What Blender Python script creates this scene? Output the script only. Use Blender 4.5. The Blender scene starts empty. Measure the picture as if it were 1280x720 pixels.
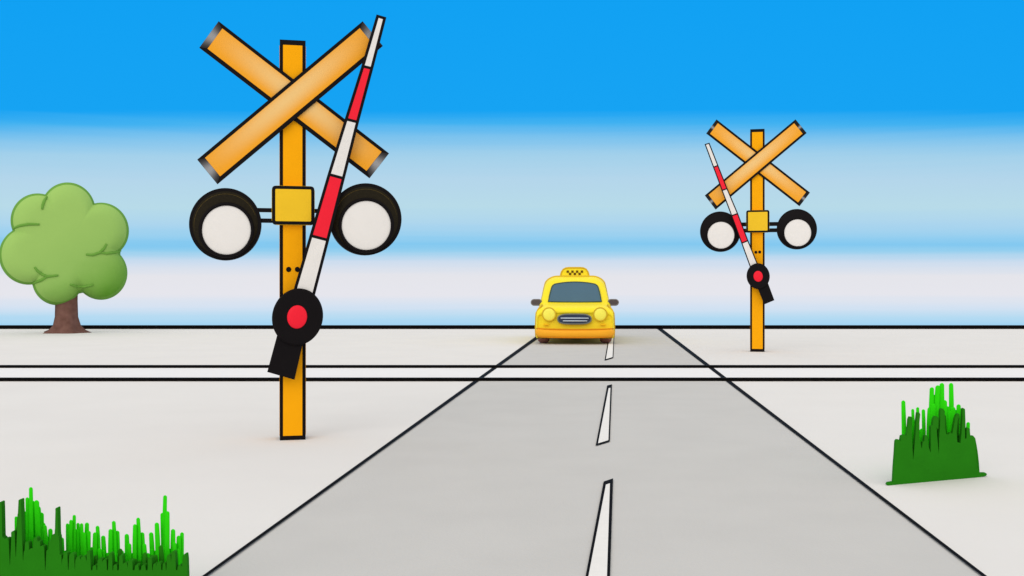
import bpy, bmesh, math, random
from mathutils import Vector, Matrix

SC = bpy.context.scene
COL = SC.collection
R = math.radians
H = 1.3            # eye height of the photographer, metres
F = 1280.0         # focal length measured in photo pixels (36 mm lens)
HY = 360.5         # eye level in the photo

# ------------------------------------------------------------------ helpers
def lin(c):
    def f(v):
        v /= 255.0
        return v / 12.92 if v <= 0.04045 else ((v + 0.055) / 1.055) ** 2.4
    return (f(c[0]), f(c[1]), f(c[2]), 1.0)

GAIN = 1.0
def mat(name, rgb, rough=0.75, spec=0.15, var=0.04, scale=6.0, rgb2=None, bump=0.0, bscale=40.0, gain=None, coat=0.0):
    """painted / dusty surface: base colour with soft mottling between two tones"""
    m = bpy.data.materials.new(name); m.use_nodes = True
    nt = m.node_tree; N = nt.nodes; L = nt.links
    b = N['Principled BSDF']
    b.inputs['Roughness'].default_value = rough
    b.inputs['Specular IOR Level'].default_value = spec * .5
    b.inputs['Coat Weight'].default_value = coat
    b.inputs['Coat Roughness'].default_value = 0.25
    c = lin(rgb); g = gain if gain else GAIN
    c = tuple(min(0.95, v * g) for v in c[:3]) + (1,)
    if rgb2: d = tuple(min(0.95, v * g) for v in lin(rgb2)[:3]) + (1,)
    else: d = tuple(v * (1 - var * 2.2) for v in c[:3]) + (1,)
    tc = N.new('ShaderNodeTexCoord')
    nz = N.new('ShaderNodeTexNoise'); nz.inputs['Scale'].default_value = scale; nz.inputs['Detail'].default_value = 5
    mx = N.new('ShaderNodeMix'); mx.data_type = 'RGBA'
    mx.inputs['A'].default_value = c; mx.inputs['B'].default_value = d
    rp = N.new('ShaderNodeMapRange'); rp.inputs['From Min'].default_value = 0.35; rp.inputs['From Max'].default_value = 0.75
    L.new(tc.outputs['Object'], nz.inputs['Vector']); L.new(nz.outputs['Fac'], rp.inputs['Value'])
    L.new(rp.outputs['Result'], mx.inputs['Factor']); L.new(mx.outputs['Result'], b.inputs['Base Color'])
    if bump:
        n2 = N.new('ShaderNodeTexNoise'); n2.inputs['Scale'].default_value = bscale; n2.inputs['Detail'].default_value = 4
        bp = N.new('ShaderNodeBump'); bp.inputs['Strength'].default_value = bump; bp.inputs['Distance'].default_value = 0.01
        L.new(tc.outputs['Object'], n2.inputs['Vector']); L.new(n2.outputs['Fac'], bp.inputs['Height'])
        L.new(bp.outputs['Normal'], b.inputs['Normal'])
    return m

class MB:
    """collects polygons with material slots and links them as one mesh object"""
    def __init__(s): s.v = []; s.f = []; s.m = []; s.mats = []; s.sm = []
    def slot(s, m):
        if m not in s.mats: s.mats.append(m)
        return s.mats.index(m)
    def add(s, verts, faces, m, smooth=False):
        k = len(s.v); s.v += [tuple(v) for v in verts]; i = s.slot(m)
        for f in faces: s.f.append([k + a for a in f]); s.m.append(i); s.sm.append(smooth)
    def prism(s, poly, y0, y1, m, side=None):
        """poly: list of (x, z); y0 front, y1 back"""
        a = sum(poly[i][0] * poly[(i + 1) % len(poly)][1] - poly[(i + 1) % len(poly)][0] * poly[i][1] for i in range(len(poly)))
        if a < 0: poly = poly[::-1]
        n = len(poly)
        vs = [(x, y0, z) for x, z in poly] + [(x, y1, z) for x, z in poly]
        s.add(vs, [list(range(n))[::1], list(range(2 * n - 1, n - 1, -1))], m)
        s.add(vs, [[i, i + n, (i + 1) % n + n, (i + 1) % n] for i in range(n)], side or m)
    def box(s, x0, x1, y0, y1, z0, z1, m): s.prism([(x0, z0), (x1, z0), (x1, z1), (x0, z1)], y0, y1, m)
    def tube(s, pts, r, m, n=10, closed=False, caps=True):
        pts = [Vector(p) for p in pts]; k = len(pts); vs = []; fs = []
        up = None
        for i, p in enumerate(pts):
            if closed: t = pts[(i + 1) % k] - pts[i - 1]
            else: t = pts[min(i + 1, k - 1)] - pts[max(i - 1, 0)]
            t.normalize()
            if up is None: up = Vector((0, 0, 1)) if abs(t.z) < .9 else Vector((0, 1, 0))
            a = up - t * up.dot(t)
            if a.length < 1e-6: a = t.orthogonal()
            a.normalize(); up = a; b = t.cross(a)
            rr = r[i] if isinstance(r, (list, tuple)) else r
            for j in range(n):
                q = 2 * math.pi * j / n
                vs.append(p + a * math.cos(q) * rr + b * math.sin(q) * rr)
        for i in range(k if closed else k - 1):
            i2 = (i + 1) % k
            for j in range(n): fs.append([i * n + j, i2 * n + j, i2 * n + (j + 1) % n, i * n + (j + 1) % n])
        if caps and not closed: fs += [list(range(n)), list(range((k - 1) * n, k * n))[::-1]]
        s.add(vs, fs, m, True)
    def loft(s, rings, m, caps=(True, True), smooth=True):
        n = len(rings[0]); vs = [v for r in rings for v in r]; fs = []
        for i in range(len(rings) - 1):
            for j in range(n): fs.append([i * n + j, i * n + (j + 1) % n, (i + 1) * n + (j + 1) % n, (i + 1) * n + j])
        s.add(vs, fs, m, smooth)
        if caps[0]: s.add(rings[0], [list(range(n))], m, False)
        if caps[1]: s.add(rings[-1], [list(range(n))], m, False)
    def build(s, name, parent=None, loc=(0, 0, 0), bevel=0.0):
        me = bpy.data.meshes.new(name)
        me.from_pydata(s.v, [], s.f); me.update()
        for m in s.mats: me.materials.append(m)
        for p, i, q in zip(me.polygons, s.m, s.sm): p.material_index = i; p.use_smooth = q
        bm = bmesh.new(); bm.from_mesh(me); bmesh.ops.recalc_face_normals(bm, faces=bm.faces); bm.to_mesh(me); bm.free()
        o = bpy.data.objects.new(name, me); COL.objects.link(o); o.location = loc
        if parent: o.parent = parent
        if bevel:
            b = o.modifiers.new('bevel', 'BEVEL'); b.width = bevel; b.segments = 2; b.limit_method = 'ANGLE'
        return o

def tag(o, label=None, cat=None, group=None, kind=None):
    if label: o['label'] = label
    if cat: o['category'] = cat
    if group: o['group'] = group
    if kind: o['kind'] = kind
    return o
def thing(name, loc, label, cat, group=None):
    o = bpy.data.objects.new(name, None); COL.objects.link(o); o.location = loc
    o.empty_display_size = 0.3
    return tag(o, label, cat, group)

def inset(poly, w):
    """shrink a convex (x, z) polygon; w = one width or a width per edge"""
    a = sum(poly[i][0] * poly[(i + 1) % len(poly)][1] - poly[(i + 1) % len(poly)][0] * poly[i][1] for i in range(len(poly)))
    n = len(poly); ws = w if isinstance(w, (list, tuple)) else [w] * n
    if a < 0: poly = poly[::-1]; ws = [ws[(n - 2 - i) % n] for i in range(n)]
    L = []
    for i in range(n):
        p = Vector(poly[i]); q = Vector(poly[(i + 1) % n]); d = (q - p).normalized(); nn = Vector((-d.y, d.x))
        L.append((p + nn * ws[i], d))
    out = []
    for i in range(n):
        (p, d), (q, e) = L[i - 1], L[i]
        den = d.x * e.y - d.y * e.x
        if abs(den) < 1e-9: out.append(tuple(q)); continue
        t = ((q.x - p.x) * e.y - (q.y - p.y) * e.x) / den
        out.append(tuple(p + d * t))
    return out
def rounded(x0, x1, z0, z1, r, n=6):
    out = []
    for cx, cz, a0 in ((x1 - r, z1 - r, 0), (x0 + r, z1 - r, 90), (x0 + r, z0 + r, 180), (x1 - r, z0 + r, 270)):
        for k in range(n + 1):
            a = R(a0 + 90 * k / n); out.append((cx + r * math.cos(a), cz + r * math.sin(a)))
    return out
def ellipse(cx, cz, rx, rz=None, n=48, tilt=0):
    rz = rz or rx; ct, st = math.cos(tilt), math.sin(tilt); o = []
    for k in range(n):
        a = 2 * math.pi * k / n; x = rx * math.cos(a); z = rz * math.sin(a)
        o.append((cx + x * ct - z * st, cz + x * st + z * ct))
    return o
def ground_pt(px, py, z=0.0):
    Y = (H - z) * F / (py - HY); return ((px - 640) * Y / F, Y, z)

# ------------------------------------------------------------------ materials
BLACK  = mat('black_paint', (13, 8, 11), 0.6, 0.2, 0.1, 9)
BLACK2 = mat('tarred_edge_line', (10, 7, 8), 0.8, 0.1, 0.1, 9)
ORANGE = mat('amber_paint', (248, 169, 14), 0.6, 0.05, 0.02, 5)
BOXY   = mat('box_yellow_paint', (238, 192, 38), 0.5, 0.2, 0.02, 8)
RED    = mat('red_paint', (240, 30, 52), 0.45, 0.25, 0.02, 8)
WHITE  = mat('dull_white_paint', (229, 225, 222), 0.6, 0.15, 0.02, 12)
LENS   = mat('unlit_white_lens', (230, 226, 223), 0.35, 0.3, 0.01, 12)
HOOD   = mat('brown_black_hood', (36, 31, 20), 0.7, 0.15, 0.15, 60)
GOLD   = mat('worn_gold_edge', (105, 86, 36), 0.6, 0.2, 0.25, 80)
GROUND = mat('pale_concrete_ground', (225, 221, 217), 0.95, 0.0, 0.014, 0.8, bump=0.12, bscale=30)
ROADM  = mat('light_grey_asphalt', (199, 196, 192), 0.95, 0.02, 0.02, 1.6, bump=0.2, bscale=60)
BED    = mat('white_track_bed', (234, 231, 230), 0.9, 0.05, 0.010, 2, bump=0.1)
DASHM  = mat('road_marking_white', (233, 229, 224), 0.8, 0.05, 0.02, 20)
RAILM  = mat('black_rail_steel', (12, 8, 9), 0.6, 0.2, 0.1, 6)

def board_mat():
    """amber board with a pale highlight painted into its colour along the middle"""
    m = mat('amber_board_highlight', (239, 160, 32), 0.45, 0.25, 0.0, 5)
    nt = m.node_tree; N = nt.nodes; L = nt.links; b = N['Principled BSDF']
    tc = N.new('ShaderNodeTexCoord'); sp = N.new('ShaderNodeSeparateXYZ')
    at = N.new('ShaderNodeAttribute'); at.attribute_name = 'sheen'
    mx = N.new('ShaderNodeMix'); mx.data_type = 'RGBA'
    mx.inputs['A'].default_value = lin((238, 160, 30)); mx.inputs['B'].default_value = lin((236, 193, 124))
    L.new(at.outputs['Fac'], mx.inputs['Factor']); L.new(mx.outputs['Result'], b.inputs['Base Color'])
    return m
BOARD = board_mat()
def cap_mat():  # black edge with a grey shine painted at the middle of each end
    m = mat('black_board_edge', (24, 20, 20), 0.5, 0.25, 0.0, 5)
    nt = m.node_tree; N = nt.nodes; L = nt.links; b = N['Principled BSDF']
    at = N.new('ShaderNodeAttribute'); at.attribute_name = 'sheen'
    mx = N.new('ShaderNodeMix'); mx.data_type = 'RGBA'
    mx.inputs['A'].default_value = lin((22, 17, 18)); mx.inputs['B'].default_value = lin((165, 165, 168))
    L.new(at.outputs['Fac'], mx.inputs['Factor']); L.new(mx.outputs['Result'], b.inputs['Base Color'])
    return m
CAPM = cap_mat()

def grid_quad(mb, q, y, m, nu, nv, sheens, ff):
    """front-facing bilinear grid over quad q (x, z) with a per-vertex sheen value ff(u, v)"""
    vs = []; fs = []
    for j in range(nv + 1):
        for i in range(nu + 1):
            u, v = i / nu, j / nv
            a = Vector(q[0]).lerp(Vector(q[1]), u); b = Vector(q[3]).lerp(Vector(q[2]), u); p = a.lerp(b, v)
            vs.append((p.x, y, p.y)); sheens.append((len(mb.v) + len(vs) - 1, ff(u, v)))
    for j in range(nv):
        for i in range(nu):
            k = j * (nu + 1) + i; fs.append([k, k + 1, k + nu + 2, k + nu + 1])
    mb.add(vs, fs, m, False)

# ------------------------------------------------------------------ setting
def sheet(name, pts, m, kind='structure'):
    b = MB(); b.add(pts, [list(range(len(pts)))], m); o = b.build(name); o['kind'] = kind
    if o.data.polygons[0].normal.z < 0: o.data.flip_normals()
    return o
# terrain: level ground up to the crest, then it falls away out of sight
CY = 33.0
b = MB(); xs = [-400 + 40 * i for i in range(21)]
rows = [(-60, 0), (CY + .06, 0), (60, -3.5), (120, -17), (400, -85)]
vs = [(x, y, z) for y, z in rows for x in xs]
b.add(vs, [[j * 21 + i, j * 21 + i + 1, (j + 1) * 21 + i + 1, (j + 1) * 21 + i] for j in range(4) for i in range(20)], GROUND)
g = b.build('ground'); g['kind'] = 'structure'
# low black kerb along the crest
b = MB()
b.prism([(-200, 0.0), (200, 0.0), (200, 0.115), (-200, 0.115)], CY - 0.25, CY, BLACK2)
k = b.build('kerb', bevel=0.012); k['kind'] = 'structure'

def line_x(side, py):            # the two road edges
    return 671.6 - 1.381 * (py - 422) if side < 0 else 823.5 + 1.302 * (py - 410.5)
def road_pt(side, Y, z=0.0, off=0.0):
    py = HY + H * F / Y; x = (line_x(side, py) - 640) * Y / F
    return (x + off, Y, z)
YN, YF = 1.0, CY - 0.27
sheet('road', [road_pt(-1, YN, .004), road_pt(1, YN, .004), road_pt(1, YF, .004), road_pt(-1, YF, .004)], ROADM)
# track bed
YR0 = H * F / (476.6 - HY); YR1 = H * F / (460.4 - HY)
sheet('track_bed', [(-200, YR0 - .02, .008), (200, YR0 - .02, .008), (200, YR1 + .1, .008), (-200, YR1 + .1, .008)], BED)
# black edge lines of the road
for s in (-1, 1):
    Ys = [YN, 2, 3, 4.6, 8, 12, 20, YF]; Lp = []; Rp = []
    for Y in Ys:
        hw = (6.0 if Y < 10 else 6.4) / 2 * Y / F
        Lp.append(road_pt(s, Y, .012, -hw)); Rp.append(road_pt(s, Y, .012, hw))
    b = MB(); n = len(Ys)
    b.add(Lp + Rp, [[i, i + 1, n + i + 1, n + i] for i in range(n - 1)], BLACK2)
    o = b.build('road_edge_line'); o['kind'] = 'structure'
    if o.data.polygons[0].normal.z < 0: o.data.flip_normals()
# centre dashes, each a black bordered white slanted quadrilateral
dashes = [
    [(760.8, 421.0), (768.0, 420.0), (766.6, 447.4), (755.8, 450.6)],
    [(759.0, 481.8), (765.0, 480.3), (762.2, 551.6), (744.6, 557.0)],
    [(754.6, 601.8), (766.4, 597.8), (762.0, 735.0), (728.0, 741.0)]]
wids = [(1.2, 1.0, 1.3, 1.3), (3.8, 1.8, 1.9, 2.4), (4.6, 3.8, 2.5, 3.5)]
for q, w in zip(dashes, wids):
    b = MB(); Q = [ground_pt(x, y, .012) for x, y in q]
    iq = inset([(x, -y) for x, y in q], list(w)); I = [ground_pt(x, -y, .016) for x, y in iq]
    b.add(Q, [[0, 1, 2, 3]], BLACK2); b.add(I, [[0, 1, 2, 3]], DASHM)
    o = b.build('road_marking')
    for p in o.data.polygons:
        if p.normal.z < 0: p.flip()
    o['kind'] = 'structure'
# rails: flat-bottomed section with web and head
for k_, (py0, py1) in enumerate(((476.8, 473.2), (460.6, 457.3))):
    Y = H * F / (py0 - HY); h = (py0 - py1) * Y / F * 1.2
    prof = [(-.055, .009), (.055, .009), (.055, .013), (.014, .018), (.014, h * .7), (.034, h * .78), (.034, h), (-.034, h), (-.034, h * .78), (-.014, h * .7), (-.014, .018), (-.055, .013)]
    b = MB(); n = len(prof)
    vs = [(-200, Y + .05 + a, z) for a, z in prof] + [(200, Y + .05 + a, z) for a, z in prof]
    b.add(vs, [[i, (i + 1) % n, n + (i + 1) % n, n + i] for i in range(n)] + [list(range(n)), list(range(n, 2 * n))], RAILM)
    o = b.build('rail')
    tag(o, 'black steel rail on the side of the track away from the taxi' if k_ == 0 else 'black steel rail on the taxi side of the track', 'rail', 'rails of the railway track')

# ------------------------------------------------------------------ crossing signals
def signal(sp, label):
    Y0 = sp['Y']; s1 = Y0 / F; K = sp['k']
    bx, by = sp['base']
    X0 = (bx - 640) * Y0 / F
    root = thing('crossing_signal', (X0, Y0, 0), label, 'railroad signal', 'signals at the railroad crossing')
    th_ = -math.atan2(bx - 640, F); ct, st_ = math.cos(th_), math.sin(th_)   # turned to face the approaching traffic
    root.rotation_euler = (0, 0, th_)
    def P(u, v, d):
        dx = (u - 640) / F; k = (d - X0 * st_ + Y0 * ct) / (-dx * st_ + ct)
        return ((k * dx - X0) * ct + (k - Y0) * st_, H + k * (HY - v) / F)
    def PP(pts, d): return [P(u, v, d) for u, v in pts]
    def E(u, v, rx, rz, y, tilt=0, q=1, n=56): return [(x, y, z) for x, z in PP(ellipse(u, v, rx * q, rz * q, n, -tilt), y)]
    def E2(*a, **k): return [(x, z) for x, y, z in E(*a, **k)]
    w = sp['line'] * s1                           # width of the black edging
    U = K * 0.00688                               # one drawing unit
    # post: square timber with black arrises
    x0, x1, top = sp['post']
    b = MB(); (ax, az), (cx, _) = P(x0, top, 0), P(x1, top, 0); W = cx - ax
    b.box(ax, cx, 0, W, 0, az, BLACK)
    e = .003; tw = sp['post_cap'] * s1; bw = sp['post_foot'] * s1
    b.box(ax + w, cx - w, -e, W + e, bw, az - tw, ORANGE)
    b.box(ax - e, cx + e, w, W - w, bw, az - tw, ORANGE)
    b.build('post', root)
    # the two boards of the crossbuck
    def board(q, d, dd):
        Q = PP(q, d); n = 4
        b = MB(); sheens = []
        # q order: top-left, top-right, bottom-right, bottom-left along the board: edges long, end, long, end
        ly = [sp['bl'][0] * s1, sp['bl'][2] * s1, sp['bl'][1] * s1, sp['bl'][2] * s1]
        b.prism(Q, d, d + dd, BLACK)
        I = inset(Q, ly)
        # reorder the inset so that it follows Q
        I = sorted(I, key=lambda p: 0) ; I2 = []
        for c in Q: I2.append(min(I, key=lambda p: (p[0] - c[0]) ** 2 + (p[1] - c[1]) ** 2))
        I = I2
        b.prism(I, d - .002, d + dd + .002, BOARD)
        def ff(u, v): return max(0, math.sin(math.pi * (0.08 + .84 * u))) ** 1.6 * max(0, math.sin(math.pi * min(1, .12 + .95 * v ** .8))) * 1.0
        grid_quad(b, I, d - .004, BOARD, 28, 8, sheens, ff)  # highlight painted as a paler blend over the board face
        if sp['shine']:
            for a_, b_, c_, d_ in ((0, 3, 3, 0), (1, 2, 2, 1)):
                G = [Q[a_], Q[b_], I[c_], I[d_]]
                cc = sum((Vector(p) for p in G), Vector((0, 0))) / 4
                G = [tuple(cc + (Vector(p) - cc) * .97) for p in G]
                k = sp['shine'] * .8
                grid_quad(b, G, d - .0015, CAPM, 16, 4, sheens, lambda u, v: .8 * math.exp(-((u - .5) / k) ** 2))
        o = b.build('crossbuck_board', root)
        at = o.data.attributes.new('sheen', 'FLOAT', 'POINT')
        for i, f in sheens: at.data[i].value = f
        return o
    t = .016 * K
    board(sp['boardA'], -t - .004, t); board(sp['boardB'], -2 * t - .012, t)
    # signal lamps on a two-bar bracket
    b = MB()
    for (v0, v1, ul, ur) in sp['bars']:
        (xa, za), (xb, zb) = P(ul, v0, -.02), P(ur, v1, -.02)
        b.box(xa, xb, -.035, -.035 + (za - zb), zb, za, BLACK)
    b.build('lamp_bracket', root, bevel=.002)
    for L in sp['lamps']:
        (cu, cv, ro), (iu, iv, ri) = L; d0 = -.05 * K; wr = sp['ring']; n = 72
        b = MB(); b.prism(E2(cu, cv, ro, ro, d0, n=n), d0, d0 + .09 * K, BLACK)
        bk = b.build('lamp_housing', root, bevel=.003)
        d1 = d0 - .03 * K
        h = MB()
        h.loft([E(cu, cv, ro - wr, ro - wr, d0 - .003, n=n), E(iu, iv, ri + wr * .8, ri + wr * .8, d1, n=n)], HOOD if sp['big'] else BLACK, caps=(False, False))
        h.tube(E(iu, iv, ri + wr * .45, ri + wr * .45, d1, n=n), wr * .5 * s1, BLACK, 8, closed=True)
        if sp['big']:
            for f, g in ((.82, .80), (.20, .62)):
                rr_ = ri + (ro - ri) * f; ee = E(cu * f + iu * (1 - f), (cv * f + iv * (1 - f)) - (1 - g) * .0, rr_ - wr * f, rr_ - wr * f, d0 * f + d1 * (1 - f) - .003, n=n)
                h.tube(ee, .0016, GOLD, 6, closed=True)
        h.build('hood', bk)
        l = MB(); rr = [(math.cos(a), ri * s1 * .05 * math.sin(a)) for a in [math.pi / 2 * i / 8 for i in range(8)]]
        l.loft([E(iu, iv, ri, ri, d1 + .002 - y, q=q, n=n) for q, y in rr], LENS, caps=(False, True))
        l.build('lens', bk)
    # yellow junction box
    u0, u1, v0, v1 = sp['box']; d = -.055 * K
    (xa, za), (xb, zb) = P(u0, v0, d), P(u1, v1, d); rr = sp['br'] * s1
    b = MB(); b.prism(rounded(xa, xb, zb, za, rr, 4), d, .02, BLACK)
    b.prism(rounded(xa + w, xb - w, zb + w, za - w, rr * .3, 3), d - .003, -.01, BOXY)
    e = .003; yy0, yy1 = d + .012, -.004
    b.box(xa - e, xb + e, yy0, yy1, zb + w * 1.2, za - w * 1.2, BOXY)
    b.box(xa + w * 1.2, xb - w * 1.2, yy0, yy1, zb - e, za + e, BOXY)
    b.build('junction_box', root)
    for (u, v) in sp['bolts']:
        b = MB(); x, z = P(u, v, -.005); r = sp['bolt_r'] * s1
        pr = [(r, 0), (r, -.006), (r * .7, -.010)]
        b.loft([E(u, v, sp['bolt_r'], sp['bolt_r'], y, q=q / r, n=16) for q, y in pr], BLACK, caps=(False, True))
        b.build('bolt', root)
    # raised gate arm, tapering, in red and white lengths
    d = -.115 * K; th = .022 * K
    segs = sp['arm']          # list of (left uv, right uv) cross lines from tip to root
    Ls = PP([a for a, _ in segs], d); Rs = PP([c for _, c in segs], d)
    b = MB(); b.prism(Ls + Rs[::-1], d, d + th, BLACK)
    aw = sp['arm_line'] * s1; dw = sp['div'] * s1
    for i in range(len(segs) - 1):
        q = [Ls[i], Rs[i], Rs[i + 1], Ls[i + 1]]
        I = inset(q, [aw if i == 0 else dw / 2, aw, dw / 2, aw])
        b.prism(I, d - .002, d + th + .002, RED if i % 2 else WHITE)
    b.build('gate_arm', root)
    # counterweight, hub and red disc
    d = -.15 * K
    b = MB(); b.prism(PP(sp['weight'], d + .03 * K), d + .03 * K, d + .09 * K, BLACK); b.build('counterweight', root, bevel=.004)
    (hu, hv, rx, rz, ti) = sp['hub']; hx, hz = P(hu, hv, d)
    b = MB(); pr = [(.94, d + .0), (1, d + .012), (1, -.03 * K)]
    fr = E(hu, hv, rx, rz, d, ti)
    b.loft([[(hx + (x - hx) * q, y, hz + (z - hz) * q) for x, _, z in fr] for q, y in pr], BLACK, caps=(True, True), smooth=False)
    x_, z_ = hx, hz
    b.prism(ellipse(x_, z_, .05 * K, n=24), -.04 * K, .0, BLACK)
    hb = b.build('gate_pivot', root)
    (ru, rv, rx, rz, ti) = sp['red']; rx_, rz_ = P(ru, rv, d - .01)
    b = MB()
    b.loft([E(ru, rv, rx, rz, y, ti, q, 40) for q, y in ((1, d + .004), (1, d - .006), (.9, d - .010), (.6, d - .013), (.2, d - .015))], RED, caps=(False, True))
    b.build('reflector', hb)
    return root

big = dict(Y=8.78, k=1.0, base=(366, 550), line=4.0, big=True, shine=.34,
    post=(349.7, 382.0, 49.3), post_cap=6.5, post_foot=5.5,
    boardA=[(273.3, 26.5), (486.3, 191.7), (462.0, 222.7), (249.2, 59.5)],
    boardB=[(246.5, 199.5), (453.3, 26.5), (478.5, 57.3), (271.7, 230.2)], bl=(4.4, 5.0, 8.6),
    bars=[(260, 266.5, 318, 416), (273, 279.5, 318, 416)],
    lamps=[((281.4, 280.2, 45.2), (283.0, 287.6, 30.8)), ((457.0, 274.0, 45.0), (457.8, 281.8, 30.8))], ring=4.2,
    box=(340, 393, 232, 281), br=4,
    bolts=[(360.8, 336.8), (371.8, 336.8)], bolt_r=3.3,
    arm=[((470.7, 18.0), (483.0, 21.6)), ((451.8, 82.4), (466.5, 86.0)), ((431.0, 148.5), (448.6, 153.0)),
         ((409.6, 217.6), (431.0, 223.4)), ((387.0, 294.2), (411.4, 300.6)), ((360.5, 384.0), (388.0, 391.0))],
    arm_line=3.7, div=3.6,
    weight=[(347.5, 415), (379.5, 425), (368.2, 474.7), (334.0, 465.0)],
    hub=(371.9, 396.2, 31.8, 36.0, -.25), red=(371.4, 396.2, 12.5, 14.6, -.12))
small = dict(Y=21.0, k=2.39 * .556, base=(946.7, 440.5), line=2.2, big=False, shine=.10,
    post=(937.8, 955.7, 161.6), post_cap=3.8, post_foot=3.6,
    boardA=[(895.6, 149.2), (1012.5, 240.7), (999.4, 257.8), (882.8, 166.8)],
    boardB=[(881.0, 244.3), (994.4, 149.2), (1008.3, 166.2), (894.5, 262.0)], bl=(2.6, 2.6, 4.2),
    bars=[(278.2, 282.2, 922, 974), (286, 290, 922, 974)],
    lamps=[((900.2, 289.5, 25.2), (901.2, 294.0, 16.8)), ((996.1, 286.4, 25.2), (997.2, 291.0, 16.9))], ring=1.9,
    box=(932.8, 961.7, 263, 290.3), br=2.2,
    bolts=[(944.9, 315.3), (949.6, 315.0)], bolt_r=1.9,
    arm=[((880.7, 180.2), (886.8, 178.3)), ((891.3, 209.2), (898.0, 206.8)), ((902.0, 238.2), (909.4, 235.6)),
         ((914.0, 269.8), (922.6, 266.8)), ((926.6, 304.2), (935.4, 300.6)), ((941.0, 344.0), (951.5, 340.0))],
    arm_line=1.4, div=1.7,
    weight=[(945.0, 355), (958.6, 350.0), (968.0, 375.3), (955.2, 380.6)],
    hub=(947.7, 345.2, 14.5, 16.2, .12), red=(947.7, 345.4, 5.8, 6.8, .1))
signal(big, 'large amber railroad crossbuck signal on the tree side, barrier arm leaning towards the road')
signal(small, 'smaller amber railroad crossbuck signal between the taxi and the lone grass tuft')

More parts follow.
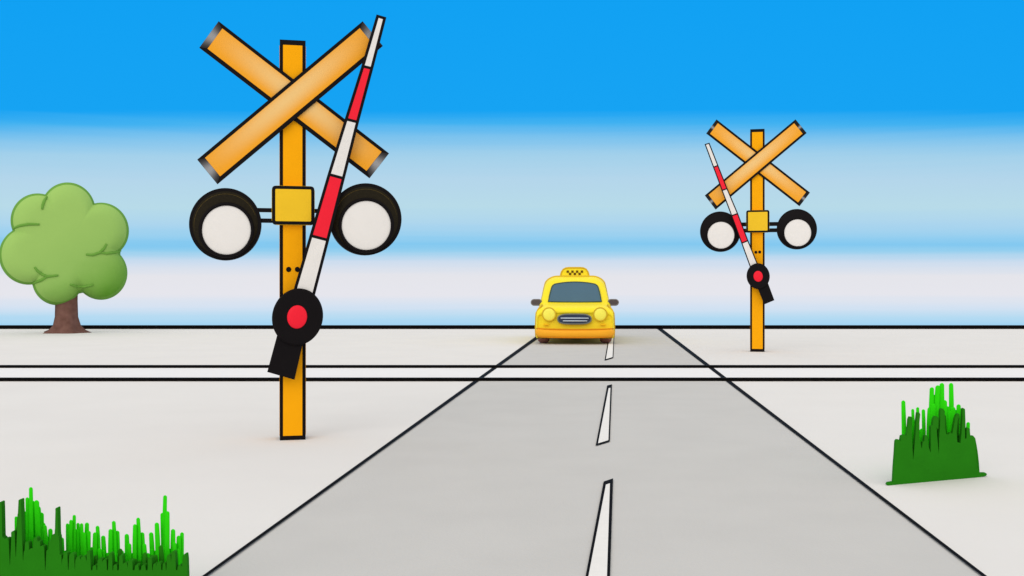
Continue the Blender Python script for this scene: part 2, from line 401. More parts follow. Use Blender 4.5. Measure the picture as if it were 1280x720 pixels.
# ------------------------------------------------------------------ tree
def tree():
    Y0 = H * F / (416 - HY); s = Y0 / F; X0 = (83 - 640) * s
    root = thing('tree', (X0, Y0, 0), 'round lobed green tree with short brown trunk at the far edge of the ground', 'tree')
    th_ = -math.atan2(83 - 640, F); root.rotation_euler = (0, 0, th_); cth = math.cos(th_)
    cx = lambda u: (u - 83) * s * cth
    cz = lambda v: (416 - v) * s
    bark = mat('brown_bark', (122, 88, 80), .85, .1, .12, 5, rgb2=(98, 68, 60), bump=.5, bscale=14)
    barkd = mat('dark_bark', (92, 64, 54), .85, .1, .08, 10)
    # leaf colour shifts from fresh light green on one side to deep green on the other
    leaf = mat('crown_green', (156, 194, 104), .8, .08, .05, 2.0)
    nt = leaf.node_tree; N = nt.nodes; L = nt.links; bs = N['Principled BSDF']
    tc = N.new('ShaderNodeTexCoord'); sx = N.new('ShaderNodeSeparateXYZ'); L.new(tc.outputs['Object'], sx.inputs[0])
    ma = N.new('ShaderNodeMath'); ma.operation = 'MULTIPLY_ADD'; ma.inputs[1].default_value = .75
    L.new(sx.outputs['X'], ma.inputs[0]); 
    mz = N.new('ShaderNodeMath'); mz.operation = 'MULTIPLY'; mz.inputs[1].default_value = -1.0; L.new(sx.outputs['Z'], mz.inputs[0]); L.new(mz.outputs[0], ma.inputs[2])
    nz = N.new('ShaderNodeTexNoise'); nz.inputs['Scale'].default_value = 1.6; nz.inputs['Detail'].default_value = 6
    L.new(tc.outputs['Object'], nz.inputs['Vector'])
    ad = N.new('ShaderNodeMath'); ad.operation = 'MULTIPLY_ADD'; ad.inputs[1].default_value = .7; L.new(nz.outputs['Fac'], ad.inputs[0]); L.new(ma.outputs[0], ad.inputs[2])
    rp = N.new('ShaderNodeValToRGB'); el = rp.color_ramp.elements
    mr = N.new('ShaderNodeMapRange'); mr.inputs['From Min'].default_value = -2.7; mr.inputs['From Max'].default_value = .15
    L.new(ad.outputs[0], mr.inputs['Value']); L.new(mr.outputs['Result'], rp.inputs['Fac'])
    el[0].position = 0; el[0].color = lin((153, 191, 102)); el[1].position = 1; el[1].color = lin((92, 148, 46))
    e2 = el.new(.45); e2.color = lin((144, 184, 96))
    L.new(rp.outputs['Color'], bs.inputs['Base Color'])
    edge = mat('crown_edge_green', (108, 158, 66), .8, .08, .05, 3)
    # trunk
    b = MB(); prof = [(0, 27.0), (3, 21), (9, 15.5), (20, 13.2), (40, 12.6), (62, 13.0), (85, 8)]
    rings = []
    for h, r in prof:
        ring = []
        for k in range(40):
            a = 2 * math.pi * k / 40
            rr = r * s * (1 + (.10 * math.cos(5 * a + .6) if h < 12 else .03 * math.cos(5 * a)))
            ring.append((rr * math.cos(a), rr * math.sin(a) * .9, h * s))
        rings.append(ring)
    b.loft(rings, bark)
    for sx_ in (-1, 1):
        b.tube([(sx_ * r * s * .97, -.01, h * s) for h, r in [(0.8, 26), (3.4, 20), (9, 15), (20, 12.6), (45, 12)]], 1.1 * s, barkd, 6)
    b.build('trunk', root)
    # crown: a broad mass of rounded lobes, its surface swelling to front and back
    lobes = [(85.6, 262, 34), (48.5, 277, 34.0), (36.5, 320, 36.0), (128, 287, 35), (127, 341, 34.0), (72, 350, 31.5), (84, 305, 40), (97, 344, 23), (121, 314, 31)]
    NA = 360; c0 = (84, 306); rad = []
    for k in range(NA):
        a = 2 * math.pi * k / NA; ca, sa = math.cos(a), math.sin(a); r = 0
        for a_, b_, r_ in lobes:              # farthest crossing of this direction with any lobe
            dx, dz = a_ - c0[0], c0[1] - b_; m_ = dx * ca + dz * sa; q = r_ * r_ - (dx * dx + dz * dz - m_ * m_)
            if q > 0: r = max(r, m_ + math.sqrt(q))
        rad.append(r)
    def lobe_depth(u, v):
        e = [r - math.hypot(u - a_, v - b_) for a_, b_, r in lobes]; return max(0, max(e))
    BW = 4.1
    steps = [('q', q) for q in (0, .12, .24, .36, .48, .6, .7, .78, .84, .89)] + [('i', i) for i in (6.5, 5.2, BW + .01, BW, 3, 2, 1.2, .6, .25, 0)]
    vs = []; fs = []; ft_ = []
    for sgn in (-1, 1):
        base = len(vs)
        for kind, q in steps:
            for k in range(NA):
                a = 2 * math.pi * k / NA; R_ = rad[k]
                r = (R_ - 6.6) * q / .89 * .995 if kind == 'q' else R_ - q
                u = c0[0] + r * math.cos(a); v = c0[1] - r * math.sin(a)
                e1 = min(1, (R_ - r) / 24); e2 = min(1, lobe_depth(u, v) / 34)
                e = .93 * e1 + .07 * e2 if q else (0 if kind == 'i' else 1)
                if kind == 'q' and q == 0: e = .93 + .07 * min(1, lobe_depth(*c0) / 34)
                vs.append((cx(u), sgn * 26 * s * math.sqrt(max(0, 1 - (1 - e) ** 2)), cz(v)))
        for j in range(len(steps) - 1):
            for k in range(NA):
                f = [base + j * NA + k, base + j * NA + (k + 1) % NA, base + (j + 1) * NA + (k + 1) % NA, base + (j + 1) * NA + k]
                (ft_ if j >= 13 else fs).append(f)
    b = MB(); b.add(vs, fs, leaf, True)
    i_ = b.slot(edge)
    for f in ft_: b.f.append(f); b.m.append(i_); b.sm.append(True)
    cr = b.build('crown', root)
    m_ = cr.modifiers.new('weld', 'WELD'); m_.merge_threshold = .0008
    me = cr.data
    b = MB()
    # creases on the front between lobes
    from mathutils.bvhtree import BVHTree
    bvh = BVHTree.FromPolygons([v.co[:] for v in me.vertices], [list(p.vertices) for p in me.polygons])
    def crease(path):
        pts = []
        fine = []
        for i in range(len(path) - 1):
            for t in range(6): fine.append((path[i][0] + (path[i + 1][0] - path[i][0]) * t / 6, path[i][1] + (path[i + 1][1] - path[i][1]) * t / 6))
        fine.append(path[-1])
        for (u, v) in fine:
            hit = bvh.ray_cast(Vector((cx(u), -6, cz(v))), Vector((0, 1, 0)))
            if hit[0]: pts.append((hit[0].x, hit[0].y - .01, hit[0].z))
        if len(pts) > 3:
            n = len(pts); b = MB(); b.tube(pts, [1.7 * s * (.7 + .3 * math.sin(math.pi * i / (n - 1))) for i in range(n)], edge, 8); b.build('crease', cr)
    T = lambda L_: [(x / 3.428, 220 + y / 3.428) for x, y in L_]
    crease(T([(183, 152), (186, 135), (192, 115), (203, 95)]))
    crease(T([(62, 232), (90, 222), (130, 215), (172, 215)]))
    crease(T([(152, 393), (165, 410), (185, 424), (205, 432), (250, 427)]))
    crease(T([(205, 432), (180, 447), (150, 458), (128, 462)]))
    crease(T([(300, 465), (330, 474), (365, 474), (398, 466)]))
    crease(T([(368, 338), (395, 340), (425, 330), (445, 312), (456, 292)]))
    crease(T([(425, 330), (460, 332), (490, 328), (520, 318)]))
tree()

# ------------------------------------------------------------------ taxi
def taxi():
    Yf = H * F / (429 - HY)            # where the front tyres stand
    s = Yf / F; uc = 718.6; X0 = (uc - 640) * s
    root = thing('taxi', (X0, Yf, 0), 'yellow taxi cab with a checkered roof sign facing us on the road', 'taxi')
    Yel = mat('taxi_yellow', (255, 227, 44), .45, .3, .01, 3)
    Och = mat('ochre_trim', (216, 180, 44), .5, .2, .03, 6)
    Ora = mat('orange_bumper', (255, 174, 40), .45, .25, .02, 5)
    OrD = mat('dark_orange_edge', (222, 138, 20), .5, .2, .02, 5)
    Gls = mat('slate_windscreen', (76, 106, 126), .35, .3, .03, 2)
    GlD = mat('windscreen_rubber', (70, 88, 74), .6, .2, .05, 8)
    Tyr = mat('dusty_brown_tyre', (150, 104, 98), .85, .1, .08, 12)
    TyG = mat('grey_tyre_shoulder', (122, 104, 102), .85, .1, .08, 12)
    Mir = mat('mirror_grey', (84, 76, 80), .5, .3, .03, 12)
    MiL = mat('mirror_edge_grey', (122, 118, 122), .5, .3, .03, 12)
    Grl = mat('navy_grille', (52, 62, 88), .5, .3, .03, 12)
    GrR = mat('grille_ring', (112, 118, 112), .4, .4, .03, 12)
    Bar = mat('pale_grille_bar', (190, 205, 222), .35, .4, .01, 12)
    Lmp = mat('headlight_yellow', (255, 240, 92), .3, .4, .01, 12)
    Chk = mat('brown_check', (98, 70, 12), .6, .2, .03, 20)
    th_ = -math.atan2(uc - 640, F); ct, st_ = math.cos(th_), math.sin(th_); root.rotation_euler = (0, 0, th_)
    def P(u, v, d):
        dx = (u - 640) / F; k = (d - X0 * st_ + Yf * ct) / (-dx * st_ + ct)
        return ((k * dx - X0) * ct + (k - Yf) * st_, H + k * (HY - v) / F)
    # half width of the body at height z (metres)
    Wt = [(.12, .90), (.20, .915), (.45, .915), (.70, .905), (.80, .885), (.87, .855), (.97, .825), (1.12, .79), (1.30, .755), (1.44, .72), (1.55, .68), (1.62, .64)]
    def W(z):
        for (a, p), (b_, q) in zip(Wt, Wt[1:]):
            if z <= b_: return p + (q - p) * max(0, (z - a) / (b_ - a))
        return Wt[-1][1]
    N = 28
    def section(y, zt, r, shrink=1.0, z0=.14):
        """closed cross-section at depth y with roof height zt, shoulder rounding r"""
        pts = []
        for i in range(N + 1):
            t = i / N
            if t < .6: z = z0 + (zt - r - z0) * t / .6; f = 1
            else:
                a = (t - .6) / .4 * math.pi / 2; z = zt - r + r * math.sin(a); f = 1 - (1 - math.cos(a)) * .34 if zt > 1 else 1 - (1 - math.cos(a)) * .30
            pts.append((W(min(z, zt)) * f * shrink, y, z))
        return pts + [(-x, yy, z) for x, yy, z in pts[::-1]]
    st = [(-.50, .70, .10, .94), (-.52, .74, .12, .955), (-.50, .79, .13, .975), (-.44, .845, .13, .99), (-.30, .885, .13, 1), (.0, .92, .12, 1), (.22, .945, .12, 1), (.30, .975, .12, 1), (.50, 1.25, .15, 1), (.66, 1.475, .18, 1),
          (.80, 1.55, .18, 1), (1.1, 1.59, .17, 1), (2.0, 1.58, .17, 1), (2.7, 1.53, .2, 1), (3.05, 1.3, .2, 1), (3.25, 1.0, .16, 1), (3.5, .88, .14, .98), (3.6, .75, .1, .93)]
    b = MB(); rings = [section(y, zt, r, k) for y, zt, r, k in st]
    rings[0] = [(x, y + .03, z) for x, y, z in rings[0]]
    b.loft(rings, Yel)
    body = b.build('body', root)
    # darker seam following fender shoulder and cab outline
    b = MB()
    sec = section(1.1, 1.59, .17, 1.0); pts = [p for p in sec if p[2] > .93]
    b.tube([(x * 1.0, y - .0, z + .0) for x, y, z in pts], .03, Och, 8); b.build('cab_trim', root)
    for sg in (-1, 1):
        f = [(sg * W(z) * 1.0, -.36, z) for z in (.16, .3, .45, .6, .72)] + [(sg * .862, -.34, .80), (sg * .815, -.28, .865), (sg * .775, -.1, .905)]
        b = MB(); b.tube(f, .022, Och, 8); b.build('fender_trim', root)
    # windscreen, a curved-top pane lying on the raked front of the cab
    def wy(z): return .30 + (z - .975) * .36 / .5
    outline = []
    zb, ztp = .985, 1.455
    hw0, hw1 = .635, .54
    for i in range(13):
        t = i / 12 * 2 - 1
        outline.append((hw0 * t, zb - .012 * (1 - t * t)))
    for z_, x_ in ((1.1, .615), (1.22, .59), (1.33, .56), (1.375, .535), (1.405, .49)): outline.append((x_, z_))
    for i in range(1, 12):
        t = 1 - i / 12 * 2
        outline.append((.46 * t, 1.412 + .045 * (1 - t * t)))
    for z_, x_ in ((1.405, .49), (1.375, .535), (1.33, .56), (1.22, .59), (1.1, .615)): outline.append((-x_, z_))
    b = MB()
    def on(x, z, o): return (x, wy(z) - o, z)
    n = len(outline)
    front = [on(x, z, .035) for x, z in outline]; back = [on(x, z, -.03) for x, z in outline]
    b.add(front + back, [list(range(n))] + [[i, (i + 1) % n, n + (i + 1) % n, n + i] for i in range(n)], Gls)
    ws = b.build('windscreen', root)
    b = MB(); b.tube([on(x, z, .034) for x, z in outline], .014, GlD, 8, closed=True); b.build('windscreen_seal', ws)
    # headlights
    for u in (686.2, 750.3):
        d = -.56; x, z = P(u, 392.9, d); r = 8.0 * s
        b = MB()
        b.prism(ellipse(x, z, r, n=40), d + .01, d + .12, Lmp)
        b.loft([[(px, y, pz) for px, pz in ellipse(x, z, r * q, n=40)] for q, y in ((.95, d + .01), (.85, d + .0), (.6, d - .008), (.25, d - .012))], Lmp, caps=(False, True))
        hl = b.build('headlight', root)
        b = MB(); b.tube([(px, d + .008, pz) for px, pz in ellipse(x, z, r, n=40)], .016, Och, 8, closed=True); b.build('headlight_ring', hl)
    # grille
    d = -.56; (xa, za), (xb, zb2) = P(697.3, 392.8, d), P(738.9, 405.0, d)
    b = MB()
    def gr(x0, x1, z0, z1):
        mid = []
        for k in range(48):
            a = 2 * math.pi * k / 48; c, s_ = math.cos(a), math.sin(a)
            e = 2 / 3.6
            mid.append(((x0 + x1) / 2 + (x1 - x0) / 2 * math.copysign(abs(c) ** e, c), (z0 + z1) / 2 + (z1 - z0) / 2 * math.copysign(abs(s_) ** (2 / 2.6), s_)))
        return mid
    ol = gr(xa, xb, zb2, za)
    b.prism(ol, d, d + .1, Grl)
    gp = b.build('grille', root)
    b = MB(); b.tube([(x, d, z) for x, z in ol], .015, GrR, 8, closed=True); b.build('grille_ring', gp)
    for (u0, u1, v) in ((700.8, 735.8, 397.7), (703.6, 734.0, 401.1)):
        (xa, za), (xb, _) = P(u0, v, d - .02), P(u1, v, d - .02)
        b = MB(); b.tube([(xa, d - .02, za), (xb, d - .02, za)], .75 * s, Bar, 8); b.build('grille_bar', gp)
    # fog lamps, faint ochre slots
    for u in (682.5, 753.5):
        x, z = P(u, 405.6, d); b = MB(); b.prism(rounded(x - .06, x + .06, z - .018, z + .018, .017), d + .02, d + .1, mat('faint_amber_lamp', (246, 198, 30), .5, .2)); b.build('indicator', root)
    # bumper: bowed bar wrapping the nose
    d = -.62
    b = MB(); (xa, zt), (xb, zb3) = P(668.4, 411.3, d), P(767.6, 422.3, d); hw = (xb - xa) / 2; zc = (zt + zb3) / 2; hh = (zt - zb3) / 2
    rings = []
    for i in range(33):
        t = i / 32 * 2 - 1; x = hw * t; y = -.64 + .20 * abs(t) ** 6; sag = .014 * abs(t) ** 2
        e = 1 if abs(t) < .97 else .72
        if i in (0, 32): e = .45
        rings.append([(x, y + .09 * math.cos(a) * -1, zc + sag + hh * e * math.copysign(abs(math.sin(a)) ** .7, math.sin(a))) for a in [2 * math.pi * k / 16 for k in range(16)]])
    b.loft(rings, Ora); bp = b.build('bumper', root)
    b = MB(); b.tube([(hw * .97 * t, -.70 + .20 * abs(t) ** 6, zc + hh * .95 + .014 * t * t) for t in [i / 16 - 1 for i in range(33)]], .016, OrD, 6)
    b.tube([(hw * .96 * t, -.69 + .20 * abs(t) ** 6, zc - hh * .95 + .014 * t * t) for t in [i / 16 - 1 for i in range(33)]], .016, OrD, 6); b.build('bumper_edge', bp)
    # underside
    b = MB(); b.box(-.55, .55, -.3, 3.3, .17, .4, Mir); b.build('underbody', root)
    # wheels
    for yy in (.0, 2.55):
        for sg, (u0, u1) in ((-1, (672.6, 686.8)), (1, (750.0, 764.2))):
            xa, xb = P(u0, 429, yy)[0], P(u1, 429, yy)[0]
            if yy: xa, xb = (-.88, -.62) if sg < 0 else (.62, .88)
            r = .31; b = MB()
            wdt = xb - xa
            pr = [(xa, r * .55), (xa, r * .82), (xa + .05, r * .965), (xa + .09, r), (xb - .09, r), (xb - .05, r * .965), (xb, r * .82), (xb, r * .55)]
            b.loft([[(x, yy + q * math.cos(a), r + q * math.sin(a)) for a in [2 * math.pi * k / 36 for k in range(36)]] for x, q in pr], Tyr)
            wh = b.build('wheel', root)
            b = MB(); xo = xa - .006 if sg < 0 else xb + .006
            b.loft([[(x, yy + q * math.cos(a), r + q * math.sin(a)) for a in [2 * math.pi * k / 24 for k in range(24)]] for x, q in ((xo, r * .5), (xo - sg * .1, r * .5))], TyG)
            b.build('rim', wh)
    # door mirrors
    for sg in (-1, 1):
        u0, u1 = (663.4, 677.5) if sg < 0 else (759.5, 773.6); d = .35
        (xa, za), (xb, zb4) = P(u0, 373.8, d), P(u1, 382.2, d); hh = (za - zb4) / 2; zc = (za + zb4) / 2
        b = MB(); b.prism(rounded(xa, xb, zc - hh, zc + hh, hh * .98, 8), d, d + .12, Mir)
        b.tube([(x, d + .01, z) for x, z in rounded(xa + .012, xb - .012, zc - hh + .012, zc + hh - .012, hh * .88, 8)], .016, MiL, 6, closed=True)
        b.box(min(xb, xa) + (.08 if sg < 0 else -.10), max(xa, xb) + (.10 if sg < 0 else -.08), d + .05, d + .10, zc - .03, zc + .03, Mir)
        b.build('door_mirror', root)
    # roof sign with checks
    d = 1.25
    (xa, zt), (xb, zb5) = P(700.6, 334.6, d), P(736.2, 349, d)
    cxm = (xa + xb) / 2; hw = (xb - xa) / 2
    prof = []
    for x_, z_ in ((-1, 0), (-1, .30), (-.93, .62), (-.80, .86), (-.62, .97), (-.4, 1.0), (.4, 1.0), (.62, .97), (.80, .86), (.93, .62), (1, .30), (1, 0)):
        prof.append((cxm + hw * x_, zb5 + (zt - zb5) * z_))
    b = MB(); b.prism(prof, d, d + .28, Yel)
    b.tube([(x, d, z) for x, z in prof], .02, Och, 8); b.tube([(x, d + .28, z) for x, z in prof], .02, Och, 8)
    sg_ = b.build('roof_sign', root)
    b = MB(); q = 2.95 * 1.0
    for r_, cols, v in ((0, (708.2, 714.1, 720.0, 725.9), 338.1), (1, (711.15, 717.05, 722.95), 340.95)):
        for u in cols:
            (x0, z0), (x1, z1) = P(u, v, d - .012), P(u + q, v + 2.85, d - .012)
            b.box(x0 + .001, x1 - .001, d - .012, d + .02, z1 + .001, z0 - .001, Chk)
    b.build('checker', sg_)
    # side windows and rear window so that it reads from other positions too
    for sg in (-1, 1):
        for y0, y1 in ((.95, 1.70), (1.80, 2.55)):
            b = MB(); vs = []
            for (y, z) in ((y0 - (.22 if y0 < 1 else 0), 1.02), (y1, 1.02), (y1 - (.12 if y1 > 2 else 0), 1.36), (y0 + .02, 1.36)):
                vs.append((sg * (W(z) + .012), y, z))
            vs += [(x - sg * .05, y, z) for x, y, z in vs]
            b.add(vs, [[0, 1, 2, 3], [4, 5, 6, 7], [0, 1, 5, 4], [1, 2, 6, 5], [2, 3, 7, 6], [3, 0, 4, 7]], Gls); b.build('side_window', root)
    for sg in (-1, 1):
        b = MB(); b.box(sg * .70 - .12, sg * .70 + .12, 3.55, 3.62, .55, .68, RED); b.build('tail_light', root)
taxi()

# ------------------------------------------------------------------ grass clumps
GD = mat('dark_grass_green', (38, 122, 20), .8, .05, .05, 6)
GB = mat('bright_grass_green', (48, 216, 18), .8, .05, .03, 6)
def blade(b, base, top, w, m, bend=0.0):
    """one stiff round-tipped blade, slightly flattened"""
    base = Vector(base); top = Vector(top); n = 7; rings = []; w *= 1.22
    ax = (top - base); ln = ax.length
    for i in range(n + 4):
        t = i / n if i < n else 1
        if i >= n:
            k = (i - n + 1) / 4; rr = w * .82 * math.cos(k * math.pi / 2 * .97); ext = w * math.sin(k * math.pi / 2)
        else: rr = w * (1.05 - .23 * t); ext = 0
        p = base + ax * t * ((ln - w) / ln) + ax.normalized() * ext
        p.x += bend * (t * t - t) * 4 * -1
        rings.append([(p.x + rr * math.cos(a), p.y + rr * .35 * math.sin(a), p.z) for a in [2 * math.pi * q / 8 for q in range(8)]])
    b.loft(rings, m)
def clump(label, ub, vb, blades, fill, skew=0.0, dark=None):
    Y0 = H * F / (vb - HY); s = Y0 / F; X0 = (ub - 640) * s
    root = MB(); rb_ = random.Random(5)
    def pt(u, v, d):
        d += skew * (u - ub); Y = Y0 + d; return ((u - 640) * Y / F - X0, d, H + (HY - v) * Y / F)
    if dark:      # close-grown dark leaves in front stand as one ragged sheaf
        n = len(dark); fr = [pt(u, v, -.10) for u, v in dark]; fr = [(x, y, max(z, .0)) for x, y, z in fr]
        root.add(fr + [(x, y + .03, z) for x, y, z in fr], [list(range(n)), list(range(2 * n - 1, n - 1, -1))] + [[i, (i + 1) % n, n + (i + 1) % n, n + i] for i in range(n)], GD)
    for (ut, vt, ubm, w, c, d) in blades:
        x, _, z = pt(ut, vt, d); xb = pt(ubm, vb, d)[0]
        ys = pt(ut, vt, d)[1]
        blade(root, (xb, ys, -.01), (x, ys, z), w * s, GB if c else GD, rb_.uniform(-1.3, 1.3) * s)
    rnd = random.Random(11)
    u0, u1, vt0, vt1, step = fill
    u = u0
    while u < u1:
        d = rnd.uniform(-.075, -.035); vt = rnd.uniform(vt0, vt1); x, _, z = pt(u + rnd.uniform(-2, 2), vt, d)
        ys = pt(u, vt, d)[1]
        blade(root, (pt(u + rnd.uniform(-1, 1), vb, d)[0], ys, -.01), (x, ys, z), rnd.uniform(2.4, 3.6) * s, GD, rnd.uniform(-1, 1) * s)
        u += step
    return root, X0, Y0, s
# tuft right of the road
T = lambda x, y: (1090 + x / 4.5, 460 + y / 4.5)
bl = []
for x, y, w, xb in [(176, 182, 2.7, 182), (229, 230, 2.0, 232), (257, 220, 2.1, 250), (289, 232, 2.3, 285), (337, 108, 3.0, 318), (350, 150, 3.0, 345), (370, 97, 3.3, 360), (393, 84, 3.2, 390), (385, 130, 3.6, 380), (408, 180, 3.4, 410), (445, 84, 3.0, 440), (425, 215, 3.2, 425), (455, 218, 3.6, 460), (440, 240, 3.4, 440), (470, 235, 3.2, 475), (487, 204, 3.0, 490), (541, 304, 2.6, 541), (325, 220, 3.2, 322), (345, 200, 3.6, 345), (365, 190, 3.6, 365), (195, 330, 3.0, 200), (280, 340, 3.0, 280)]:
    u, v = T(x, y); bl.append((u, v, 1090 + xb / 4.5, w, 1, .02 + (len(bl) % 3) * .01))
for x, y, w, xb in [(147, 404, 2.7, 138), (175, 377, 3.0, 165), (190, 380, 2.6, 190), (217, 275, 2.6, 196), (262, 252, 2.4, 240), (303, 380, 2.6, 298), (360, 272, 3.0, 350), (348, 300, 3.4, 345), (395, 230, 3.0, 392), (403, 262, 3.2, 400), (442, 364, 3.0, 440), (425, 380, 3.0, 425), (484, 260, 2.6, 458), (515, 227, 2.1, 515), (541, 337, 2.5, 541), (568, 386, 3.0, 585), (378, 330, 3.4, 375), (210, 330, 2.8, 205), (468, 380, 3.2, 466), (500, 370, 3.2, 500)]:
    u, v = T(x, y); bl.append((u, v, 1090 + xb / 4.5, w, 0, -.01 - (len(bl) % 3) * .008))
ol = [(120,640),(124,560),(130,480),(134,412),(141,403),(152,403),(160,412),(165,382),(180,376),(195,380),(202,350),(207,290),(213,275),(224,275),(228,284),(224,350),(226,420),(232,520),(243,400),(250,300),(256,252),(268,251),(271,262),(266,320),(266,390),(274,425),(280,455),(285,418),(294,412),(296,382),(304,377),(312,384),(318,440),(330,478),(331,330),(341,322),(345,290),(354,272),(366,272),(375,288),(374,340),(368,345),(364,330),(366,380),(376,486),(378,400),(383,310),(386,235),(393,228),(402,230),(409,242),(411,330),(418,376),(432,372),(442,362),(452,370),(460,330),(468,285),(478,260),(490,257),(493,266),(482,295),(476,360),(480,418),(498,422),(502,390),(508,300),(510,232),(516,226),(523,232),(522,300),(524,400),(532,395),(533,342),(541,336),(550,342),(554,385),(570,381),(580,395),(584,480),(592,560),(605,590),(640,590),(648,597),(642,606),(620,612),(600,628),(540,634),(480,640),(380,650),(280,655),(220,658),(130,662),(90,664),(84,655),(90,645)]
ol = [(1090 + x / 4.5, 460 + y / 4.5) for x, y in ol]
rb, X0, Y0, s = clump('', 1170, 598, bl, (1122.5, 1216, 551, 560, 3.0), .0026, ol)
o = rb.build('grass_tuft', loc=(X0, Y0, 0))
tag(o, 'small two tone tuft of upright green grass standing alone on pale ground by the road', 'grass tuft')
# long tuft in the corner by the large signal
T = lambda x, y: (x / 4.923, 580 + y / 4.923)
bl = []
for x, y, w in [(190, 142, 2.6), (168, 205, 2.6), (180, 230, 3.4), (200, 225, 3.4), (225, 222, 3.4), (236, 260, 3.2), (255, 298, 3.2), (265, 360, 3.2), (275, 375, 2.8), (100, 322, 2.4), (140, 262, 2.8), (150, 290, 3), (62, 452, 2.4), (310, 397, 3.0), (381, 452, 2.8), (415, 365, 2.3), (437, 343, 2.4), (457, 313, 2.3), (450, 370, 3.4), (480, 362, 2.3), (502, 364, 2.3), (430, 400, 3.4), (470, 400, 3.2), (535, 360, 2.9), (515, 420, 3), (545, 410, 3), (1016, 192, 2.6), (1000, 300, 3), (1030, 290, 3), (585, 420, 3), (600, 380, 2.6), (635, 440, 3), (680, 400, 2.8), (700, 350, 2.6), (722, 410, 3), (780, 430, 3), (830, 370, 2.6), (850, 330, 2.6), (875, 420, 3), (930, 420, 3), (965, 360, 3), (1065, 400, 3), (1100, 440, 3), (1120, 420, 2.6), (0, 420, 3)]:
    u, v = T(x, y); bl.append((u, v, u + (4 if x > 200 and x < 290 else 1), w, 1, .02 + (len(bl) % 4) * .01))
rg = random.Random(3)
for i in range(46):
    x = 60 + i * 23; u, v = T(x, rg.uniform(460, 560)); bl.append((u, v, u + rg.uniform(-2, 2), 2.8, 1, .02 + (i % 4) * .01))
for x, y, w in [(3, 233, 2.4), (12, 360, 2.6), (122, 218, 1.8), (118, 300, 2.2), (112, 380, 2.6), (80, 413, 2.6), (38, 457, 3.2), (15, 440, 3), (165, 478, 2.6), (217, 455, 3.0), (255, 503, 2.8), (230, 480, 3), (310, 468, 3.0), (328, 433, 2.6), (347, 270, 1.5), (345, 400, 1.9), (397, 577, 2.8), (480, 578, 3.0), (523, 592, 2.8), (90, 440, 3), (60, 500, 3), (590, 560, 3), (740, 520, 3), (900, 570, 3), (990, 500, 3), (1060, 560, 3)]:
    u, v = T(x, y); bl.append((u, v, u - 2 if x in (122, 118, 112) else u + 1, w, 0, -.01 - (len(bl) % 4) * .008))
rt = random.Random(21)
ol = []; u = -34.0
spikes = [(2, 233, 1.5), (122, 218, 1.5), (119, 330, 2.2), (80, 413, 1.9), (38, 457, 3), (12, 450, 3), (165, 478, 2.4), (217, 453, 2.4), (235, 475, 2.2), (258, 503, 2.6), (310, 468, 2.2), (328, 433, 2.0), (347, 270, 1.3), (352, 440, 2), (397, 577, 3), (480, 578, 3.4), (523, 592, 2.8)]
bumps = [(x / 4.923, 580 + y / 4.923, w_) for x, y, w_ in spikes]
q = -32.0
while q < 232:
    bumps.append((q, rt.uniform(684, 696) if q < 78 else rt.uniform(688, 707), rt.uniform(1.8, 3.2))); q += rt.uniform(5.0, 8.5)
def sheaf(u):
    best = 713.0
    for uc_, vc_, w_ in bumps:
        e = abs(u - uc_)
        if e < w_: best = min(best, vc_ + w_ * (1 - math.sqrt(1 - (e / w_) ** 2)))
        else: best = min(best, vc_ + w_ + (e - w_) * (48 if vc_ < 640 else 22))
    return best
while u < 233: ol.append((u, sheaf(u))); u += .35
ol += [(233.5, 700), (235, 760), (-34, 760)]
rb, X0, Y0, s = clump('', 110, 745, bl, (-30, 230, 690, 708, 5.0), 0, ol)
o = rb.build('grass_tuft', loc=(X0, Y0, 0))
tag(o, 'wide tall row of dark and bright green grass in the near corner below the tree', 'grass tuft')

# ------------------------------------------------------------------ sky and light
w = bpy.data.worlds.new('World'); SC.world = w; w.use_nodes = True
nt = w.node_tree; N = nt.nodes; L = nt.links; N.clear()
def M(op, a, b=None, c=None, clamp=False):
    n = N.new('ShaderNodeMath'); n.operation = op; n.use_clamp = clamp
    for i, v in enumerate((a, b, c)):
        if v is None: continue
        if isinstance(v, (int, float)): n.inputs[i].default_value = v
        else: L.new(v, n.inputs[i])
    return n.outputs[0]
tc = N.new('ShaderNodeTexCoord'); sp = N.new('ShaderNodeSeparateXYZ'); L.new(tc.outputs['Generated'], sp.inputs[0])
X, Y, Z = sp.outputs[0], sp.outputs[1], sp.outputs[2]
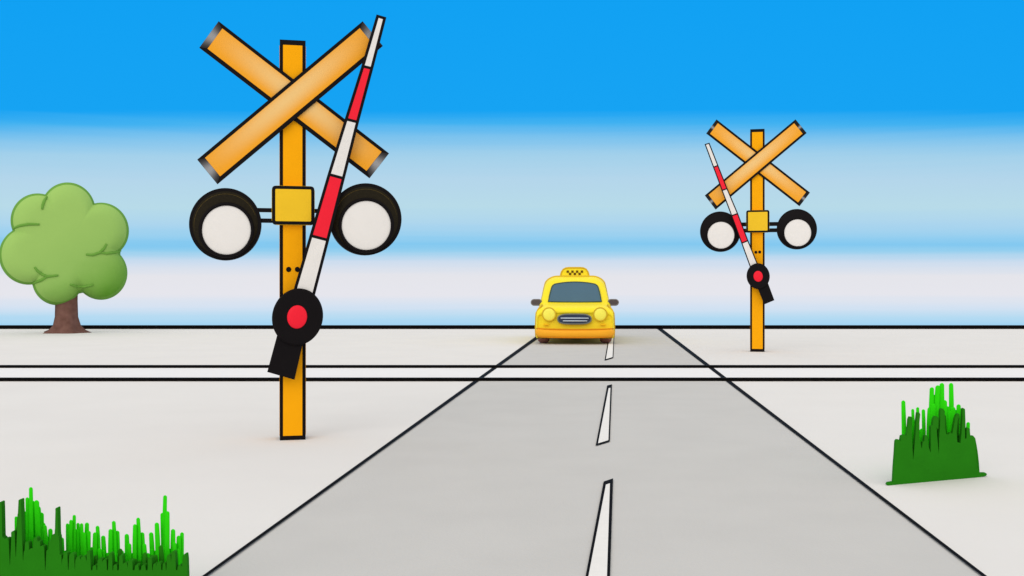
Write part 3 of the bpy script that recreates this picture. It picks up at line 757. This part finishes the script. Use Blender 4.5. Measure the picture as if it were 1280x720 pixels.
# cloud bands lie in straight level streets across the north sky: slope above the horizon
t = M('DIVIDE', Z, M('MAXIMUM', M('ABSOLUTE', Y), .02))
mp = N.new('ShaderNodeMapping'); mp.inputs['Scale'].default_value = (1.2, 1.2, 90); L.new(tc.outputs['Generated'], mp.inputs[0])
nz = N.new('ShaderNodeTexNoise'); nz.inputs['Scale'].default_value = 2.0; nz.inputs['Detail'].default_value = 6; L.new(mp.outputs[0], nz.inputs['Vector'])
t2 = M('ADD', t, M('MULTIPLY', M('SUBTRACT', nz.outputs['Fac'], .5), .008))
rp = N.new('ShaderNodeValToRGB'); cr = rp.color_ramp
pos = M('DIVIDE', M('ADD', t2, .05), .40, clamp=True)
L.new(pos, rp.inputs['Fac'])
stops = [(408, (160, 211, 243)), (396, (182, 219, 242)), (384, (212, 226, 242)), (368, (230, 230, 237)), (345, (229, 229, 235)), (328, (205, 221, 239)),
         (314, (152, 208, 239)), (306, (130, 200, 240)), (296, (150, 207, 240)), (280, (172, 213, 238)), (258, (184, 219, 233)), (225, (180, 214, 235)),
         (195, (164, 209, 235)), (172, (125, 195, 238)), (155, (66, 178, 241)), (138, (22, 163, 243)), (0, (17, 161, 243))]
el = cr.elements
for i, (py, c) in enumerate(stops):
    p = ((360.5 - py) / 1280 + .05) / .40
    if i < 2: e = el[i]; e.position = p
    else: e = el.new(p)
    e.color = lin(c)
# unseen white sky added overhead and behind the camera for soft neutral daylight
over = M('MAXIMUM', M('SMOOTH_MIN', 1.0, M('MULTIPLY', M('SUBTRACT', Z, .34), 4.0, clamp=True), .05), M('MULTIPLY', M('SUBTRACT', .25, Y), 3.0, clamp=True))
cl = N.new('ShaderNodeMix'); cl.data_type = 'RGBA'
ADDED_WHITE_SKY = (1.075, 1.055, 1.01, 1)
cl.inputs['B'].default_value = ADDED_WHITE_SKY
L.new(over, cl.inputs['Factor']); L.new(rp.outputs['Color'], cl.inputs['A'])
bg = N.new('ShaderNodeBackground'); bg.inputs['Strength'].default_value = 1.0; L.new(cl.outputs['Result'], bg.inputs['Color'])
out = N.new('ShaderNodeOutputWorld'); L.new(bg.outputs[0], out.inputs['Surface'])

sun = bpy.data.lights.new('sun', 'SUN'); sun.energy = 0.6; sun.angle = R(40); sun.color = (1, .97, .94)
so = bpy.data.objects.new('sun', sun); COL.objects.link(so); so.rotation_euler = (R(62), 0, R(-24))
so.location = (-6, -10, 12)

# ------------------------------------------------------------------ camera
cam = bpy.data.cameras.new('camera'); co = bpy.data.objects.new('camera', cam); COL.objects.link(co)
cam.lens = 36; cam.sensor_width = 36; cam.clip_end = 2000; cam.shift_y = (HY - 360) / 1280
co.location = (0, 0, H); co.rotation_euler = (R(90), 0, 0)
SC.camera = co
SC.view_settings.view_transform = 'Standard'; SC.view_settings.look = 'None'
SC.view_settings.exposure = 0; SC.view_settings.gamma = 1
SC.render.resolution_x = 1024; SC.render.resolution_y = 576
